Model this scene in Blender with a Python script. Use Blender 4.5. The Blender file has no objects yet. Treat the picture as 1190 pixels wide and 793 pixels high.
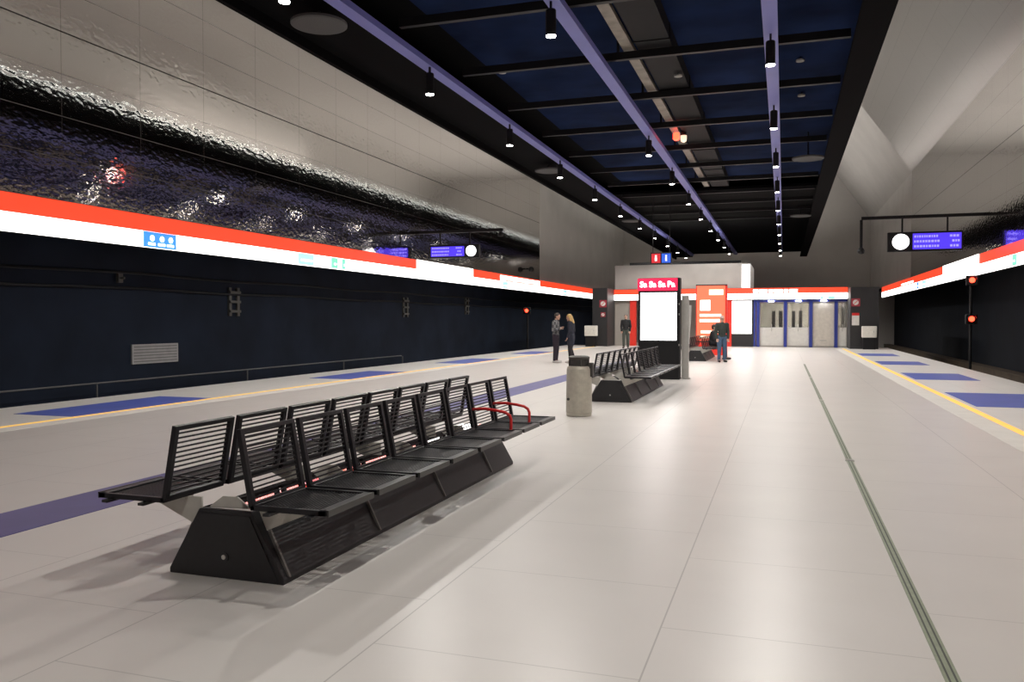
import bpy, bmesh, math, random
from mathutils import Vector, Matrix, Euler
random.seed(7)
sc = bpy.context.scene
COL = sc.collection
PI = math.pi

# ------------------------------------------------------------------ materials
MATS = {}
def pm(name, col, rough=.5, metal=0., noise=.08, nscale=6., bump=0., bscale=40., emit=None, estr=0., coat=0., spec=.5, coat_rough=.1):
    if name in MATS:
        return MATS[name]
    m = bpy.data.materials.new(name); m.use_nodes = True
    nt = m.node_tree; N = nt.nodes; L = nt.links
    b = N['Principled BSDF']
    b.inputs['Roughness'].default_value = rough
    b.inputs['Metallic'].default_value = metal
    b.inputs['Specular IOR Level'].default_value = spec
    b.inputs['Coat Weight'].default_value = coat
    b.inputs['Coat Roughness'].default_value = coat_rough
    tc = N.new('ShaderNodeTexCoord')
    no = N.new('ShaderNodeTexNoise'); no.inputs['Scale'].default_value = nscale; no.inputs['Detail'].default_value = 3
    L.new(tc.outputs['Object'], no.inputs['Vector'])
    mr = N.new('ShaderNodeMapRange')
    mr.inputs['From Min'].default_value = .3; mr.inputs['From Max'].default_value = .7
    mr.inputs['To Min'].default_value = 1 - noise; mr.inputs['To Max'].default_value = 1 + noise
    L.new(no.outputs['Fac'], mr.inputs['Value'])
    vm = N.new('ShaderNodeVectorMath'); vm.operation = 'SCALE'
    vm.inputs[0].default_value = col[:3]
    L.new(mr.outputs['Result'], vm.inputs['Scale'])
    L.new(vm.outputs[0], b.inputs['Base Color'])
    if bump:
        n2 = N.new('ShaderNodeTexNoise'); n2.inputs['Scale'].default_value = bscale
        L.new(tc.outputs['Object'], n2.inputs['Vector'])
        bp = N.new('ShaderNodeBump'); bp.inputs['Strength'].default_value = bump; bp.inputs['Distance'].default_value = .02
        L.new(n2.outputs['Fac'], bp.inputs['Height']); L.new(bp.outputs[0], b.inputs['Normal'])
    if emit is not None:
        b.inputs['Emission Color'].default_value = (*emit[:3], 1)
        b.inputs['Emission Strength'].default_value = estr
    MATS[name] = m
    return m

def math_node(nt, op, a, b=None, c=None):
    n = nt.nodes.new('ShaderNodeMath'); n.operation = op
    for i, v in enumerate((a, b, c)):
        if v is None: continue
        if isinstance(v, (int, float)): n.inputs[i].default_value = v
        else: nt.links.new(v, n.inputs[i])
    return n.outputs[0]

def seam(nt, coord, off, pitch, width):
    """1 on a joint line, 0 elsewhere (repeating every pitch)"""
    a = math_node(nt, 'SUBTRACT', coord, off)
    a = math_node(nt, 'DIVIDE', a, pitch)
    a = math_node(nt, 'ADD', a, .5)
    a = math_node(nt, 'FRACT', a)
    a = math_node(nt, 'SUBTRACT', a, .5)
    a = math_node(nt, 'ABSOLUTE', a)
    return math_node(nt, 'LESS_THAN', a, width / pitch / 2)

def hammered(name='hammered_steel', rough=.07, tone=1.):
    m = bpy.data.materials.new(name); m.use_nodes = True
    nt = m.node_tree; N = nt.nodes; L = nt.links; b = N['Principled BSDF']
    g = N.new('ShaderNodeNewGeometry'); s = N.new('ShaderNodeSeparateXYZ'); L.new(g.outputs['Position'], s.inputs[0])
    sh = seam(nt, s.outputs['Z'], 4.06, .895, .016)
    sv = seam(nt, s.outputs['Y'], 13.62, 2.25, .02)
    sm = math_node(nt, 'MAXIMUM', math_node(nt, 'MULTIPLY', sh, .3), math_node(nt, 'MULTIPLY', sv, .2))
    dz = math_node(nt, 'ABSOLUTE', math_node(nt, 'SUBTRACT', s.outputs['Z'], 7.64))
    sm = math_node(nt, 'MAXIMUM', sm, math_node(nt, 'LESS_THAN', dz, .016))
    mp = N.new('ShaderNodeMapping'); mp.inputs['Scale'].default_value = (1, .8, 1.35)
    L.new(g.outputs['Position'], mp.inputs['Vector'])
    no = N.new('ShaderNodeTexNoise'); no.inputs['Scale'].default_value = 8.; no.inputs['Detail'].default_value = 1.; no.inputs['Roughness'].default_value = .4
    L.new(mp.outputs[0], no.inputs['Vector'])
    bp = N.new('ShaderNodeBump'); bp.inputs['Strength'].default_value = 1.; bp.inputs['Distance'].default_value = .003
    L.new(no.outputs['Fac'], bp.inputs['Height']); L.new(bp.outputs[0], b.inputs['Normal'])
    mx = N.new('ShaderNodeMix'); mx.data_type = 'RGBA'
    mx.inputs['A'].default_value = (.70*tone, .67*tone, .64*tone, 1); mx.inputs['B'].default_value = (.06, .055, .055, 1)
    L.new(sm, mx.inputs['Factor']); L.new(mx.outputs['Result'], b.inputs['Base Color'])
    L.new(math_node(nt, 'SUBTRACT', 1., sm), b.inputs['Metallic']); b.inputs['Roughness'].default_value = rough
    return m

def tiled_floor(name, col, xoff, xp, yoff, yp, rough, w=.008):
    m = bpy.data.materials.new(name); m.use_nodes = True
    nt = m.node_tree; N = nt.nodes; L = nt.links; b = N['Principled BSDF']
    g = N.new('ShaderNodeNewGeometry'); s = N.new('ShaderNodeSeparateXYZ'); L.new(g.outputs['Position'], s.inputs[0])
    sx = seam(nt, s.outputs['X'], xoff, xp, w)
    # every other column of slabs is shifted by half a slab
    cx = math_node(nt, 'FLOOR', math_node(nt, 'DIVIDE', math_node(nt, 'SUBTRACT', s.outputs['X'], xoff), xp))
    sh = math_node(nt, 'MULTIPLY', math_node(nt, 'MODULO', math_node(nt, 'ABSOLUTE', cx), 2.), yp / 2)
    sy = seam(nt, math_node(nt, 'ADD', s.outputs['Y'], sh), yoff, yp, w * .8)
    sm = math_node(nt, 'MAXIMUM', sx, math_node(nt, 'MULTIPLY', sy, .8))
    no = N.new('ShaderNodeTexNoise'); no.inputs['Scale'].default_value = 1.3; no.inputs['Detail'].default_value = 4
    L.new(g.outputs['Position'], no.inputs['Vector'])
    f = math_node(nt, 'MULTIPLY_ADD', no.outputs['Fac'], .14, .93)
    f2 = math_node(nt, 'MULTIPLY', f, math_node(nt, 'MULTIPLY_ADD', sm, -.36, 1.))
    vm = N.new('ShaderNodeVectorMath'); vm.operation = 'SCALE'; vm.inputs[0].default_value = col
    L.new(f2, vm.inputs['Scale']); L.new(vm.outputs[0], b.inputs['Base Color'])
    b.inputs['Roughness'].default_value = rough
    b.inputs['Specular IOR Level'].default_value = .5
    return m

def glass_mat(name, tint, fac=.75):
    m = bpy.data.materials.new(name); m.use_nodes = True
    nt = m.node_tree; N = nt.nodes; L = nt.links
    N.remove(N['Principled BSDF'])
    t = N.new('ShaderNodeBsdfTransparent'); t.inputs[0].default_value = (*tint, 1)
    g = N.new('ShaderNodeBsdfGlossy'); g.inputs['Roughness'].default_value = .05
    mx = N.new('ShaderNodeMixShader'); mx.inputs[0].default_value = 1 - fac
    no = N.new('ShaderNodeTexNoise'); no.inputs['Scale'].default_value = 2
    mr = N.new('ShaderNodeMapRange'); mr.inputs['To Min'].default_value = .6; mr.inputs['To Max'].default_value = .7
    L.new(no.outputs['Fac'], mr.inputs[0]); L.new(mr.outputs[0], g.inputs[0])
    L.new(t.outputs[0], mx.inputs[1]); L.new(g.outputs[0], mx.inputs[2])
    L.new(mx.outputs[0], N['Material Output'].inputs[0])
    return m

HAM = hammered()
FLOOR = tiled_floor('platform_tiles', (.60, .575, .545), -1.8, 1.24, 4.62, 1.24, .33)
EDGE = tiled_floor('edge_tiles', (.72, .72, .69), -1.8, .62, 4.62, .62, .35, .006)
BLACK = pm('black_paint', (.008, .008, .009), .5, spec=.3)
CEILBLACK = pm('black_ceiling', (.0035, .0035, .004), .9, spec=.05)
DUCTBLK = pm('black_duct_paint', (.008, .008, .009), .7, spec=.2)
BENCHBLK = pm('black_powder_coat', (.014, .014, .016), .45, 0, .15, 30)
SEATBLK = pm('seat_black', (.014, .014, .017), .38, .3, .1, 30)
STEEL = pm('brushed_steel', (.62, .61, .58), .28, 1., .06, 12)
POLISH = pm('polished_plate', (.8, .8, .8), .04, 1., .03, 12)
BRACKET = pm('grey_bracket', (.52, .50, .45), .5, 0, .06, 12)
NAVY = pm('navy_track_wall', (.010, .016, .030), .75, 0, .3, .7, .15, 3, spec=.2)
BLUECEIL = pm('blue_rock_ceiling', (.008, .017, .054), .9, 0, .45, .55, .8, 1.4, spec=.05)
NAVYR = pm('black_track_wall', (.006, .008, .013), .75, 0, .3, .7, .15, 3, spec=.2)
PURPLE = pm('purple_beam_paint', (.17, .18, .50), .5, 0, .05, 1)
CONC = pm('grey_concrete', (.50, .48, .455), .8, 0, .05, .6, 0, 6)
DARKCLAD = pm('dark_grey_cladding', (.022, .022, .024), .5, 0, .1, 2)
BEIGE = pm('beige_cladding', (.42, .39, .35), .6, 0, .05, 2)
BALLAST = pm('track_ballast', (.02, .018, .016), .9, 0, .5, 12, .6, 14)
RAILM = pm('rusty_rail', (.12, .08, .05), .45, .7, .2, 8)
E_WHITE = pm('lit_white_panel', (.9, .9, .9), .4, 0, .02, 3, emit=(1, .97, .93), estr=3.2)
E_RED = pm('lit_red_panel', (.75, .05, .03), .4, 0, .02, 3, emit=(1, .065, .02), estr=1.0)
E_LAMP = pm('lamp_lens', (1, 1, 1), .4, 0, 0, emit=(1, .95, .9), estr=30)
E_SCREEN = pm('screen_white', (1, 1, 1), .4, 0, 0, emit=(1, .985, .985), estr=2.6)
E_REDHEAD = pm('kiosk_red_header', (.7, .02, .08), .4, 0, .02, 3, emit=(.85, .015, .07), estr=.9)
E_POSTER = pm('lit_orange_red_poster', (.8, .1, .05), .4, 0, .02, 3, emit=(1, .17, .085), estr=1.)
E_POSTERW = pm('poster_pale', (1, .9, .8), .4, 0, .02, 3, emit=(1, .72, .5), estr=1.2)
E_DISP = pm('display_blue', (.05, .04, .5), .4, 0, .02, 3, emit=(.085, .04, .85), estr=1.)
E_DISPTXT = pm('display_letters', (.4, .4, 1), .4, 0, .02, 3, emit=(.30, .27, 1.), estr=1.1)
E_SIGRED = pm('signal_red', (1, .05, .02), .3, 0, 0, emit=(1, .035, .015), estr=9)
E_ADBLUE = pm('ad_blue', (.05, .25, .9), .4, 0, .1, 9, emit=(.06, .30, .95), estr=1.)
E_ADPALE = pm('ad_pale_blue', (.4, .7, 1), .4, 0, .1, 9, emit=(.42, .72, 1.), estr=1.05)
E_ADGREEN = pm('ad_green', (.2, .8, .5), .4, 0, .1, 9, emit=(.22, .85, .5), estr=1.)
E_UP = pm('uplight_strip', (1, 1, 1), .4, 0, 0, emit=(1, .95, .87), estr=15)
E_UPC = pm('uplight_strip_cool', (1, 1, 1), .4, 0, 0, emit=(.93, 1., .97), estr=6)
E_UPW = pm('uplight_strip_warm', (1, 1, 1), .4, 0, 0, emit=(1, .78, .74), estr=7)
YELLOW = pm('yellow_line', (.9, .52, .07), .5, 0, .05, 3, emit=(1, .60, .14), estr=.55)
TACT = pm('white_tactile', (.74, .73, .68), .5, 0, .05, 3, .2, 60)
BLUEPAD = pm('blue_floor_paint', (.05, .095, .44), .45, 0, .08, 2)
PURPAD = pm('violet_floor_tiles', (.075, .07, .24), .4, 0, .12, 2)
REDARM = pm('red_plastic', (.62, .02, .02), .35)
DRAINM = pm('greenish_drain_steel', (.26, .29, .21), .45, .5, .1, 20)
SPEAKM = pm('grey_speaker_cloth', (.07, .07, .07), .8, 0, .1, 30)
BLUEPOST = pm('blue_door_frame', (.03, .05, .30), .4)
REDPOST = pm('red_self_glow_paint', (.62, .03, .02), .45, emit=(.6, .03, .015), estr=.35)  # red coat given its own glow, though no lamp is inside
WHITEP = pm('white_paint', (.72, .71, .68), .45)
FROST = pm('frosted_lower_panel', (.85, .84, .81), .4)
E_DOORL = pm('door_lamp_lens', (1, 1, 1), .4, 0, 0, emit=(.9, .95, 1), estr=14)
BEIGEL = pm('light_beige_wall', (.62, .58, .52), .6, 0, .05, 2)
E_LOBBY = pm('lobby_lamp', (1, 1, 1), .4, 0, 0, emit=(1, .95, .88), estr=45)
E_UPF = pm('added_uplight_lens_far', (1, 1, 1), .4, 0, 0, emit=(1, .95, .89), estr=17)
E_UPM = pm('added_uplight_lens', (1, 1, 1), .4, 0, 0, emit=(1, .95, .89), estr=7.5)
BINM = pm('bin_steel', (.50, .475, .40), .42, .35, .10, 14)
BINDK = pm('bin_dark_collar', (.055, .052, .048), .45, .3)
GLASS = glass_mat('door_glass', (.72, .72, .70), .82)
MIRROR = pm('polished_cladding', (.62, .60, .57), .3, .45, .05, 1.5, .3, .8)

nt_ = FROST.node_tree
_t = nt_.nodes.new('ShaderNodeBsdfTranslucent'); _t.inputs[0].default_value = (.9, .88, .85, 1)
_m = nt_.nodes.new('ShaderNodeMixShader'); _m.inputs[0].default_value = .45
nt_.links.new(nt_.nodes['Principled BSDF'].outputs[0], _m.inputs[1]); nt_.links.new(_t.outputs[0], _m.inputs[2])
nt_.links.new(_m.outputs[0], nt_.nodes['Material Output'].inputs[0])
# ------------------------------------------------------------------ mesh helpers
class MB:
    def __init__(s): s.bm = bmesh.new()
    def verts_faces(s, vs, fs):
        v = [s.bm.verts.new(p) for p in vs]
        for f in fs:
            try: s.bm.faces.new([v[i] for i in f])
            except ValueError: pass
        return s
    def box(s, x0, x1, y0, y1, z0, z1):
        p = [(x0,y0,z0),(x1,y0,z0),(x1,y1,z0),(x0,y1,z0),(x0,y0,z1),(x1,y0,z1),(x1,y1,z1),(x0,y1,z1)]
        return s.verts_faces(p, [(3,2,1,0),(4,5,6,7),(0,1,5,4),(1,2,6,5),(2,3,7,6),(3,0,4,7)])
    def prism_y(s, prof, y0, y1):
        """prof: list of (x,z), closed; extruded along y"""
        n = len(prof)
        vs = [(x, y0, z) for x, z in prof] + [(x, y1, z) for x, z in prof]
        fs = [tuple(range(n)), tuple(range(2*n-1, n-1, -1))] + [(i, n+i, n+(i+1) % n, (i+1) % n) for i in range(n)]
        return s.verts_faces(vs, fs)
    def prism_x(s, prof, x0, x1):
        n = len(prof)
        vs = [(x0, y, z) for y, z in prof] + [(x1, y, z) for y, z in prof]
        fs = [tuple(range(n)), tuple(range(2*n-1, n-1, -1))] + [(i, n+i, n+(i+1) % n, (i+1) % n) for i in range(n)]
        return s.verts_faces(vs, fs)
    def tube(s, pts, r, n=8, cap=True):
        pts = [Vector(p) for p in pts]; rings = []
        up = Vector((0, 0, 1))
        for i, p in enumerate(pts):
            a = pts[max(i-1, 0)]; b = pts[min(i+1, len(pts)-1)]
            t = (b - a).normalized()
            u = up if abs(t.dot(up)) < .95 else Vector((1, 0, 0))
            x = t.cross(u).normalized(); y = x.cross(t)
            rr = r[i] if isinstance(r, (list, tuple)) else r
            rings.append([s.bm.verts.new(p + (x*math.cos(2*PI*k/n) + y*math.sin(2*PI*k/n))*rr) for k in range(n)])
        for a, b in zip(rings, rings[1:]):
            for k in range(n): s.bm.faces.new((a[k], a[(k+1) % n], b[(k+1) % n], b[k]))
        if cap:
            s.bm.faces.new(rings[0]); s.bm.faces.new(rings[-1])
        return s
    def lathe(s, prof, n=32, c=(0, 0)):
        """prof: list of (r,z); revolved about z at c, capped at both ends"""
        rings = [[s.bm.verts.new((c[0]+r*math.cos(2*PI*k/n), c[1]+r*math.sin(2*PI*k/n), z)) for k in range(n)] for r, z in prof]
        for a, b in zip(rings, rings[1:]):
            for k in range(n): s.bm.faces.new((a[k], a[(k+1) % n], b[(k+1) % n], b[k]))
        s.bm.faces.new(rings[0][::-1]); s.bm.faces.new(rings[-1])
        return s
    def ball(s, c, r, sub=2):
        """ellipsoid; r scalar or (rx,ry,rz)"""
        if isinstance(r, (int, float)): r = (r, r, r)
        M = Matrix.Translation(c) @ Matrix.Diagonal((*r, 1))
        bmesh.ops.create_icosphere(s.bm, subdivisions=sub, radius=1, matrix=M)
        return s
    def caps(s, a, b, ra, rb, n=12):
        """tapered capsule"""
        a = Vector(a); b = Vector(b)
        s.ball(a, ra); s.ball(b, rb)
        s.tube([a, b], [ra, rb], n)
        return s
    def disc_x(s, c, r, t, n=32):
        return s.tube([(c[0]-t/2, c[1], c[2]), (c[0]+t/2, c[1], c[2])], r, n)
    def disc_y(s, c, r, t, n=32):
        return s.tube([(c[0], c[1]-t/2, c[2]), (c[0], c[1]+t/2, c[2])], r, n)
    def build(s, name, mat, parent=None, loc=(0, 0, 0), bevel=0, smooth=False, remesh=0, relax=0):
        bmesh.ops.recalc_face_normals(s.bm, faces=s.bm.faces)
        me = bpy.data.meshes.new(name); s.bm.to_mesh(me); s.bm.free()
        o = bpy.data.objects.new(name, me); COL.objects.link(o)
        me.materials.append(mat)
        o.location = loc
        if parent: o.parent = parent
        if bevel:
            bv = o.modifiers.new('bevel', 'BEVEL'); bv.width = bevel; bv.segments = 2; bv.limit_method = 'ANGLE'
        if remesh:
            rm = o.modifiers.new('remesh', 'REMESH'); rm.mode = 'VOXEL'; rm.voxel_size = remesh; rm.use_smooth_shade = True
            if relax:
                sm = o.modifiers.new('smooth', 'SMOOTH'); sm.iterations = relax; sm.factor = .5
            dg = bpy.context.evaluated_depsgraph_get()
            nm = bpy.data.meshes.new_from_object(o.evaluated_get(dg))
            nm.name = name
            o.modifiers.clear(); o.data = nm
            if not nm.materials: nm.materials.append(mat)
            smooth = True
        if smooth:
            for p in o.data.polygons: p.use_smooth = True
        return o

def empty(name, loc=(0, 0, 0), rz=0):
    o = bpy.data.objects.new(name, None); COL.objects.link(o)
    o.location = loc; o.rotation_euler = (0, 0, rz); o.empty_display_size = .2
    return o
def tag(o, label, cat, group=None):
    o['label'] = label; o['category'] = cat
    if group: o['group'] = group
    return o
def struct(name, mb, mat, parent=None, **k):
    o = mb.build(name, mat, parent, **k)
    if parent is None: o['kind'] = 'structure'
    return o
def copy_tree(o, parent=None):
    c = o.copy(); COL.objects.link(c); c.parent = parent
    for ch in list(o.children): copy_tree(ch, c)
    return c
def text_mesh(name, body, size, mat, parent, loc, rot=(PI/2, 0, 0), ext=.004, align='CENTER', bold=0):
    cu = bpy.data.curves.new(name, 'FONT'); cu.body = body; cu.size = size; cu.extrude = ext; cu.offset = bold
    cu.align_x = align; cu.align_y = 'CENTER'
    t = bpy.data.objects.new(name + '_curve', cu); COL.objects.link(t)
    dg = bpy.context.evaluated_depsgraph_get()
    me = bpy.data.meshes.new_from_object(t.evaluated_get(dg)); me.name = name
    bpy.data.objects.remove(t)
    o = bpy.data.objects.new(name, me); COL.objects.link(o)
    me.materials.clear(); me.materials.append(mat)
    o.location = loc; o.rotation_euler = rot
    if parent: o.parent = parent
    return o
ORD = ['first', 'second', 'third', 'fourth', 'fifth', 'sixth', 'seventh', 'eighth', 'ninth', 'tenth', 'eleventh', 'twelfth', 'thirteenth', 'fourteenth', 'fifteenth', 'sixteenth', 'seventeenth']

# ------------------------------------------------------------------ camera
W, H, F = 1190., 793., 952.
cd = bpy.data.cameras.new('camera'); cam = bpy.data.objects.new('camera', cd); COL.objects.link(cam)
cd.sensor_fit = 'HORIZONTAL'; cd.sensor_width = 36; cd.lens = F / W * 36
cd.clip_start = .05; cd.clip_end = 300
cam.location = (0, 0, 1.5)
cam.rotation_euler = Euler((PI/2 - math.radians(1.414), 0, math.radians(18.357)), 'XYZ')
sc.camera = cam

# ------------------------------------------------------------------ the hall
Y0, Y1, YE = -14., 78., 49.5            # hall start, far wall, end of the platform
XL, XR = -14.6, 7.1                     # bright upper walls
TL, TR = -16.6, 9.1                     # recessed track walls
struct('floor', MB().box(-10.42, 3.0, Y0, 56, -1.1, 0), FLOOR)
struct('trim_1', MB().box(-12.72, -10.42, Y0, YE, -1.1, 0), EDGE)
struct('trim_2', MB().box(3.0, 5.45, Y0, YE, -1.1, 0), EDGE)
struct('trim_3', MB().box(-10.50, -10.38, Y0, 47.5, 0, .004), YELLOW)
struct('trim_4', MB().box(2.97, 3.09, Y0, 47.5, 0, .004), YELLOW)
struct('trim_5', MB().box(-10.36, -10.0, Y0, 47.5, 0, .004), TACT)
struct('trim_6', MB().box(2.60, 2.95, Y0, 47.5, 0, .004), TACT)
struct('floor_track_left', MB().box(TL, -12.72, Y0, Y1, -1.4, -1.2), BALLAST)
struct('floor_track_right', MB().box(5.45, TR, Y0, Y1, -1.4, -1.2), BALLAST)

def side_profile(x, s):                  # s=+1: right wall, -1: left
    return [(x, 4.06), (x, 10.3), (x + s*.18, 10.3), (x + s*.18, 4.06)]
def slope_profile(x, s):
    return [(x, 10.3), (x - s*3.6, 15.6), (x - s*3.6 + s*.14, 15.7), (x + s*.18, 10.36)]
SOFT = hammered('hammered_soft_steel', .34, .68)
for nm, x, s_, ye in (('left', XL, -1, YE), ('right', XR, 1, YE+4)):
    struct('wall_'+nm, MB().prism_y(side_profile(x, s_), Y0, ye), HAM)
    struct(f'wall_{nm}_slope', MB().prism_y(slope_profile(x, s_), Y0, ye), SOFT)
    struct(f'wall_{nm}_tunnel', MB().prism_y(side_profile(x+s_*.03, s_), ye, Y1).prism_y(slope_profile(x+s_*.03, s_), ye, Y1), CONC)
struct('wall_left_track', MB().box(TL-.2, TL, Y0, Y1, -1.4, 4.2).box(TL, XL-.2, Y0, Y1, 4.06, 4.2), NAVY)
struct('wall_right_track', MB().box(TR, TR+.2, Y0, Y1, -1.4, 4.2).box(XR+.2, TR, Y0, Y1, 4.06, 4.2), NAVYR)
struct('wall_far', MB().box(TL-.2, TR+.2, Y1, Y1+.2, -1.4, 16.2), CONC)
struct('wall_rear', MB().box(TL-.2, TR+.2, Y0-.2, Y0, -1.4, 16.2), CONC)
struct('ceiling_vault', MB().box(XL+3.4, XR-3.4, Y0, Y1, 15.6, 15.9), CONC)

# suspended ceiling raft (open tray: rim, black top, blue field)
RL, RR = -9.47, 1.86
m = MB().box(RL, RR, Y0, 76, 8.02, 8.12)
m.box(RL, RL+.12, Y0, 76, 7.1, 8.02).box(RR-.12, RR, Y0, 76, 7.1, 8.02)
m.box(RL+.12, -7.9, Y0, 76, 7.30, 7.40).box(1.28, RR-.12, Y0, 76, 7.10, 7.2)
m.box(RL+.12, RR-.12, 39, 76, 7.55, 7.65)
struct('ceiling', m, CEILBLACK)
struct('ceiling_blue_field', MB().box(-7.2, 1.7, Y0+2, 38.6, 7.95, 8.01), BLUECEIL)

# ---- edge light strips and added fill troughs on top of the raft
for nm, x, w, mt, lab in (('left', RL+.10, .16, E_UPC, 'long light strip on top of the suspended ceiling, left edge'), ('right', RR-.4, .12, E_UPW, 'long light strip on top of the suspended ceiling, right edge')):
    t = tag(empty('light_strip', (x, 0, 8.13)), lab, 'lamp')
    MB().box(-w/2, w/2, Y0+1, 74, 0, .03).build('housing', BLACK, t)
    MB().box(-w/2+.02, w/2-.02, Y0+1.1, 73.9, .03, .06).build('diffuser', mt, t)

for x, lab in ((-6.2, 'added unseen light trough on top of the suspended ceiling, left half'), (-1.4, 'added unseen light trough on top of the suspended ceiling, right half')):  # troughs added out of sight to brighten the vault
    t = tag(empty('added_uplight', (x, 0, 8.13)), lab, 'lamp')
    MB().box(-.3, .3, Y0+1, 74, 0, .03).box(-.3, -.26, Y0+1, 74, .03, .2).box(.26, .3, Y0+1, 74, .03, .2).build('trough', BLACK, t)
    MB().box(-.2, .2, Y0+1.1, 73.9, .03, .06).build('diffuser', E_UPM, t)
# ---- purple beams
for x, lab in ((-7.54, 'long purple ceiling beam, leftmost of the three'), (-3.9, 'long purple ceiling beam, middle of the three'), (-.29, 'long purple ceiling beam, rightmost of the three')):
    b = MB().box(-.135, .135, Y0+1, 72, 0, .13).build('ceiling_beam', PURPLE, None, (x, 0, 7.1))
    tag(b, lab, 'beam', 'purple ceiling beams')
# ---- crossbars with hanger rods
for k in range(12):
    y = 11.7 + 3.43*k
    t = tag(empty('crossbar', (0, y, 7.28)), f'black crossbar over the purple beams, {ORD[k-0]} from the camera' if k else 'black crossbar over the purple beams, nearest the camera', 'bar', 'black ceiling crossbars')
    MB().box(-7.4, 1.28, -.06, .06, .13, .30).build('bar', BLACK, t)
    for hx in (-3.62,):
        MB().box(hx-.03, hx+.03, -.03, .03, .30, .7).build('hanger_rod', BLACK, t)
# ---- duct and cable tray
t = tag(empty('air_duct', (-2.78, 0, 7.61)), 'long black air duct beside the middle purple beam', 'duct')
MB().box(-.38, .38, -4, 38.4, .0, .33).build('duct_body', DUCTBLK, t)
for y in range(2, 37, 4): MB().box(-.40, .40, y, y+.06, -.02, .335).build('joint_flange', DUCTBLK, t)
TRAYM = pm('pale_cable_tray', (.26, .23, .19), .5, .3, .25, 3)
t = tag(empty('cable_tray', (-3.38, 0, 7.62)), 'pale steel cable tray running along the black air duct', 'cable tray')
MB().box(-.12, .12, -4, 38.4, .0, .02).box(-.12, -.10, -4, 38.4, .02, .1).box(.10, .12, -4, 38.4, .02, .1).build('tray', TRAYM, t)
for j, dx in enumerate((-.07, 0, .07)):
    MB().tube([(dx, -4, .045), (dx, 38.4, .045)], .022, 6).build('cable', BLACK, t)
t = tag(empty('added_glow', (-3.12, 27.0, 7.28)), 'added small red and white beacon with a white lamp on the cable tray', 'glow')  # added glow standing in for a red and white reflection on the duct
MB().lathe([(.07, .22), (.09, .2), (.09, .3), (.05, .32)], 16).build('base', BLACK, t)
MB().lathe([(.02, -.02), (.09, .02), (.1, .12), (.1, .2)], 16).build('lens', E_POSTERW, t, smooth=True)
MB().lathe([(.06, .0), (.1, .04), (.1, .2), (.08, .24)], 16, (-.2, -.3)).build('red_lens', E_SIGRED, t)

# ---- pendant downlights
def spot(name, loc, power, parent):
    ld = bpy.data.lights.new(name, 'SPOT'); ld.energy = power; ld.spot_size = math.radians(150); ld.spot_blend = .3
    ld.shadow_soft_size = .045; ld.color = (1, .95, .89)
    o = bpy.data.objects.new(name, ld); COL.objects.link(o); o.location = loc
    o.parent = parent
    return o
def pendant_proto():
    t = empty('pendant_downlight')
    MB().lathe([(.085, .02), (.092, 0), (.092, .44), (.08, .46)], 24).build('housing', BLACK, t)
    MB().lathe([(.085, .0), (.085, .02)], 24, ).build('lens', E_LAMP, t, (0, 0, -.012))
    MB().box(-.02, .02, -.02, .02, .46, .62).build('stem', BLACK, t)
    return t
PROTO = pendant_proto(); first = True
ROWS = {'left': (-7.46, [11.17+5.55*k for k in range(0, 11)]), 'middle': (-3.92, [ 13.98, 24.95, 30.39, 35.9, 41.4, 46.9, 52.4, 57.9, 63.4]), 'right': (-.29, [.2, 5.75, 11.35]+[16.9+5.58*k for k in range(0, 9)]+[66.5])}
VIS0 = {'left': 10.5, 'middle': 13, 'right': 16}
POWER = 285
for row, (x, ys) in ROWS.items():
    k = 0
    for y in ys:
        t = PROTO if first else copy_tree(PROTO)
        first = False
        t.location = (x, y, 6.5)
        if y < VIS0[row]:
            lab = f'black cylinder downlight under the {row} purple beam, above the frame edge'
        else:
            lab = f'lit black cylinder downlight under the {row} purple beam, {ORD[k]} from the camera'; k += 1
        tag(t, lab, 'lamp', f'downlights under the {row} purple beam')
        spot('lamp_light', (0, 0, -.03), POWER, t)

# ---- round acoustic discs
for x, y, lab in ((-8.3, 13.55, 'nearest grey round ceiling speaker, at the left ceiling edge'), (-8.3, 29.35, 'second grey round ceiling speaker along the left ceiling edge'), (-8.1, 45.5, 'farthest grey round ceiling speaker along the left ceiling edge'),
                  (.74, 29.9, 'grey round ceiling speaker on a rod right of the right beam, nearer one'), (.80, 46.1, 'grey round ceiling speaker right of the right beam, farther one')):
    t = tag(empty('ceiling_speaker', (x, y, 7.02)), lab, 'speaker', 'round ceiling speakers')
    MB().lathe([(.47, 0), (.52, .015), (.52, .06), (.47, .075)], 40).build('disc', SPEAKM, t)
    MB().tube([(0, 0, .07), (0, 0, 1.0 if x > 0 else .35)], .025, 8).build('rod', BLACK, t)
# small sprinklers
for i, (x, y, lab) in enumerate(((.33, 21.4, 'small pale ceiling sensor right of the right beam, nearer one'), (.42, 24.7, 'small pale ceiling sensor right of the right beam, farther one'), (-2.52, 20.6, 'small pale ceiling sensor under the black air duct'), (-6.9, 20.0, 'small pale ceiling sensor beside the left beam'))):
    t = tag(empty('ceiling_sensor', (x, y, 7.5 if -2.6 < x < -2.4 else 7.83)), lab, 'sensor', 'small ceiling sensors')
    MB().lathe([(.03, 0), (.10, .02), (.10, .06), (.04, .08)], 16).build('head', pm('pale_grey_plastic', (.3, .29, .27), .5), t)
    MB().tube([(0, 0, .07), (0, 0, .12)], .012, 6).build('stem', BLACK, t)

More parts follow.
